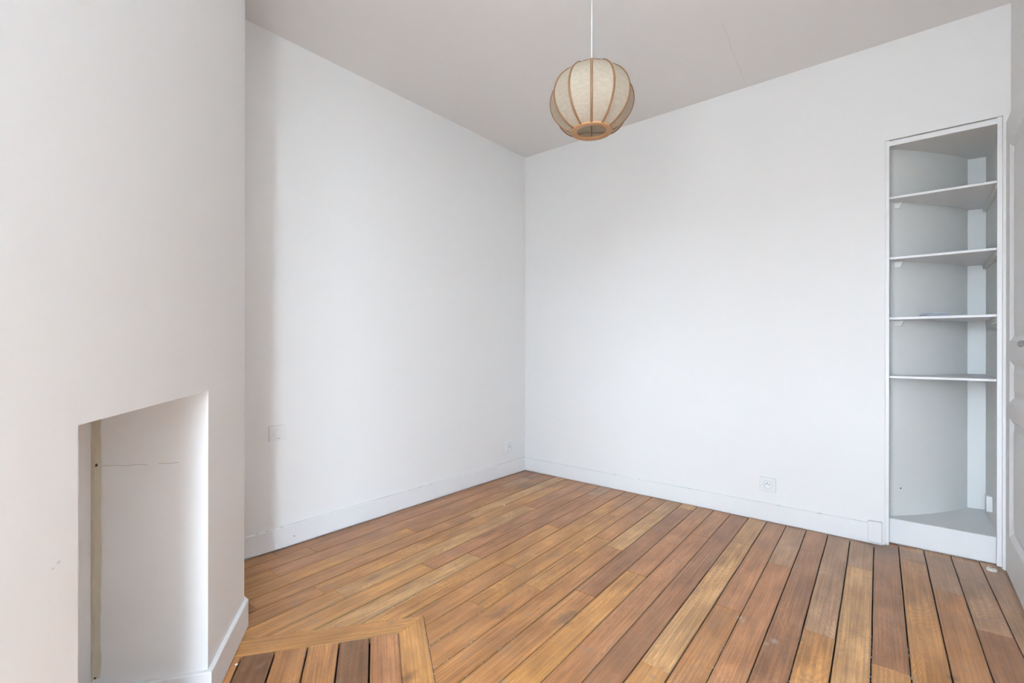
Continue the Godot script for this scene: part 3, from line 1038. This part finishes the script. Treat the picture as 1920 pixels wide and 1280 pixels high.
# ------------------------------------------------------------------ sockets and switch
func socket(at: Vector3, basis: Basis, label: String) -> void:
	var t := thing("wall_socket", label, "socket", at, "square wall sockets above the baseboards")
	t.basis = basis
	var white := plain(Color(0.935, 0.938, 0.942), 0.4)
	var ivory := plain(Color(0.96, 0.962, 0.965), 0.35)
	var xf := Transform3D()
	var st := begin()
	# plate with a round well
	extrude(st, rounded(0.084, 0.084, 0.004), xf, 0.0005, 0.009, 0.0016)
	obj("plate", st, white, t)
	st = begin()
	var ring := Transform3D(Basis(Vector3(1, 0, 0), Vector3(0, 0, 1), Vector3(0, -1, 0)), Vector3.ZERO)
	lathe(st, PackedVector2Array([Vector2(0.0265, 0.0088), Vector2(0.0262, 0.0112), Vector2(0.0245, 0.0122), Vector2(0.0225, 0.0122), Vector2(0.0212, 0.0112), Vector2(0.0208, 0.0094)]), ring, 36)
	obj("collar", st, white, t)
	st = begin()
	extrude(st, disc(0.0195, 30), xf, 0.0088, 0.0104, 0.0008)
	obj("insert", st, ivory, t)
	var dark := plain(Color(0.20, 0.20, 0.21), 0.6)
	for p in [Vector2(-0.0095, 0.0015), Vector2(0.0095, 0.0015)]:
		st = begin()
		extrude(st, disc(0.0026, 12), Transform3D(Basis(), Vector3(p.x, p.y, 0)), 0.0100, 0.01075, 0.0002)
		obj("pin_hole", st, dark, t)
	st = begin()
	lathe(st, PackedVector2Array([Vector2(0.0024, 0.0100), Vector2(0.0024, 0.0165), Vector2(0.0016, 0.0185), Vector2(0.0001, 0.019)]), Transform3D(ring.basis, Vector3(0, 0.0105, 0)), 12)
	obj("earth_pin", st, plain(Color(0.42, 0.42, 0.43), 0.35, 1.0), t)

func build_fittings() -> void:
	socket(Vector3(1.8263, 0.2165, 0), Basis(), "white socket on the back wall right of centre, above the baseboard")
	socket(Vector3(0, 0.2215, 0.2145), Basis(Vector3(0, 1, 0), PI / 2), "small white socket on the left wall close to the far corner")
	var t := thing("dimmer_switch", "white square wall plate with a round knob, beside the chimney edge", "switch", Vector3(0, 0.591, 2.0375))
	t.basis = Basis(Vector3(0, 1, 0), PI / 2)
	var white := plain(Color(0.932, 0.932, 0.932), 0.4)
	var st := begin()
	extrude(st, rounded(0.084, 0.076, 0.003), Transform3D(), 0.0005, 0.0095, 0.0014)
	obj("plate", st, white, t)
	st = begin()
	var ring := Transform3D(Basis(Vector3(1, 0, 0), Vector3(0, 0, 1), Vector3(0, -1, 0)), Vector3.ZERO)
	lathe(st, PackedVector2Array([Vector2(0.0205, 0.0093), Vector2(0.0200, 0.0125), Vector2(0.0185, 0.0136), Vector2(0.0001, 0.0138)]), ring, 32)
	obj("knob", st, white, t)
	st = begin()
	extrude(st, rounded(0.012, 0.003, 0.001), Transform3D(Basis(), Vector3(0.004, -0.0275, 0)), 0.0093, 0.0100, 0.0003)
	obj("mark", st, plain(Color(0.72, 0.72, 0.72), 0.5), t)

# ------------------------------------------------------------------ small things
func build_small_things() -> void:
	# trim block that ends the baseboard beside the alcove
	var st := begin()
	extrude(st, rounded(0.060, 0.106, 0.004), Transform3D(Basis(), Vector3(2.331, 0.0665, 0.0)), 0.0005, 0.0225, 0.0025)
	tag(obj("cover_block", st, gloss), "small white upright cover box at the end of the baseboard, left of the alcove", "cover box", "")
	# box low on the right side of the alcove
	st = begin()
	box(st, Vector3(2.775, 0.182, -0.375), Vector3(2.7975, 0.262, -0.315), 0.002)
	tag(obj("junction_box", st, gloss), "small white box low on the right side inside the alcove", "box", "")
	# folded paper on the third shelf
	var t := thing("folded_paper", "small folded bundle of pale bluish paper lying on the third alcove shelf", "paper", Vector3(2.567, 1.1842, -0.135))
	var sheet := plain(Color(0.80, 0.82, 0.86), 0.7)
	for i in 3:
		st = begin()
		var o := rect(-0.058 + 0.007 * i, -0.030, 0.052 - 0.004 * i, 0.03)
		var xf := Transform3D(Basis(Vector3(0, 1, 0), 0.5 + 0.05 * i) * Basis(Vector3(1, 0, 0), -PI / 2), Vector3(0, 0.0004 + 0.0072 * i, 0))
		extrude(st, o, xf, 0.0, 0.0068, 0.0025, true)
		obj("leaf", st, sheet, t)
	# floor bolt keeper near the door
	t = thing("door_stop", "round white plastic door stop with two dark holes on the floor by the door", "door stop", Vector3(2.7605, 0.0008, 0.036))
	st = begin()
	lathe(st, PackedVector2Array([Vector2(0.0001, 0.0), Vector2(0.0185, 0.0), Vector2(0.0190, 0.004), Vector2(0.0175, 0.010), Vector2(0.012, 0.0125), Vector2(0.0001, 0.013)]), Transform3D(), 28)
	var ivory := plain(Color(0.92, 0.90, 0.85), 0.4)
	obj("body", st, ivory, t)
	st = begin()
	for x in [-0.005, 0.006]:
		lathe(st, PackedVector2Array([Vector2(0.0035, 0.0105), Vector2(0.0035, 0.0135), Vector2(0.0001, 0.0136)]), Transform3D(Basis(), Vector3(x * 0.75, 0, -x * 0.6 - 0.004)), 12)
	obj("hole", st, plain(Color(0.12, 0.11, 0.10), 0.7), t)
	# crumbs
	crumb(Vector3(0.4472, 0.0, 0.7896), 0.0062, "single white crumb on the boards near the far corner")
	crumb(Vector3(0.792, 0.0, 2.520), 0.005, "white paint flake on a hearth board beside the chimney baseboard")
	# plaster dust in the joints
	st = begin()
	var spots := [[17.0, 1.86, 0.30], [20.0, 1.83, 0.22], [13.0, 2.0, 0.3], [15.0, 2.05, 0.25], [9.0, 1.55, 0.15], [5.0, 1.2, 0.2], [7.0, 1.35, 0.2], [4.0, 1.1, 0.12], [16.0, 2.08, 0.18]]
	for s in spots:
		for k in 26:
			var v: float = s[1] + rng.randf_range(-s[2], s[2])
			var p := Vector2(seam(s[0], v) + rng.randf_range(-0.0022, 0.0022), v)
			grit(st, p, rng.randf_range(0.0006, 0.0017))
	for k in 60:
		var n := rng.randf_range(0.2, 0.63)
		grit(st, on_face(0.072 + 0.0445 * n + rng.randf_range(-0.002, 0.002), n), rng.randf_range(0.0006, 0.0018))
	for k in 50:
		grit(st, on_face(rng.randf_range(0.1, 0.5), 0.638 + rng.randf_range(-0.002, 0.002)), rng.randf_range(0.0006, 0.0015))
	tag(obj("plaster_dust", st, plain(Color(0.84, 0.80, 0.74), 0.9)), "pale plaster crumbs caught in the joints of the nearer floor boards", "dust", "", "stuff")

func grit(st: SurfaceTool, p: Vector2, r: float) -> void:
	var a := rng.randf() * TAU
	var b := PackedVector3Array()
	for k in 3:
		b.append(Vector3(p.x + cos(a + TAU * k / 3) * r * rng.randf_range(0.7, 1.6), -0.0012, p.y + sin(a + TAU * k / 3) * r * rng.randf_range(0.7, 2.2)))
	var top := Vector3(p.x, r * 0.7, p.y)
	for k in 3:
		tri(st, b[(k + 1) % 3], b[k], top)

func crumb(at: Vector3, size: float, label: String) -> void:
	var st := begin()
	var o := PackedVector2Array()
	for k in 7:
		o.append(Vector2(size * rng.randf_range(0.7, 1.1), 0).rotated(TAU * k / 7.0))
	plan(st, o, 0.0, size * 0.7, size * 0.25)
	var c := obj("crumb", st, plain(Color(0.93, 0.91, 0.87), 0.8))
	c.position = at + Vector3(0, 0.0006, 0)
	tag(c, label, "crumb")
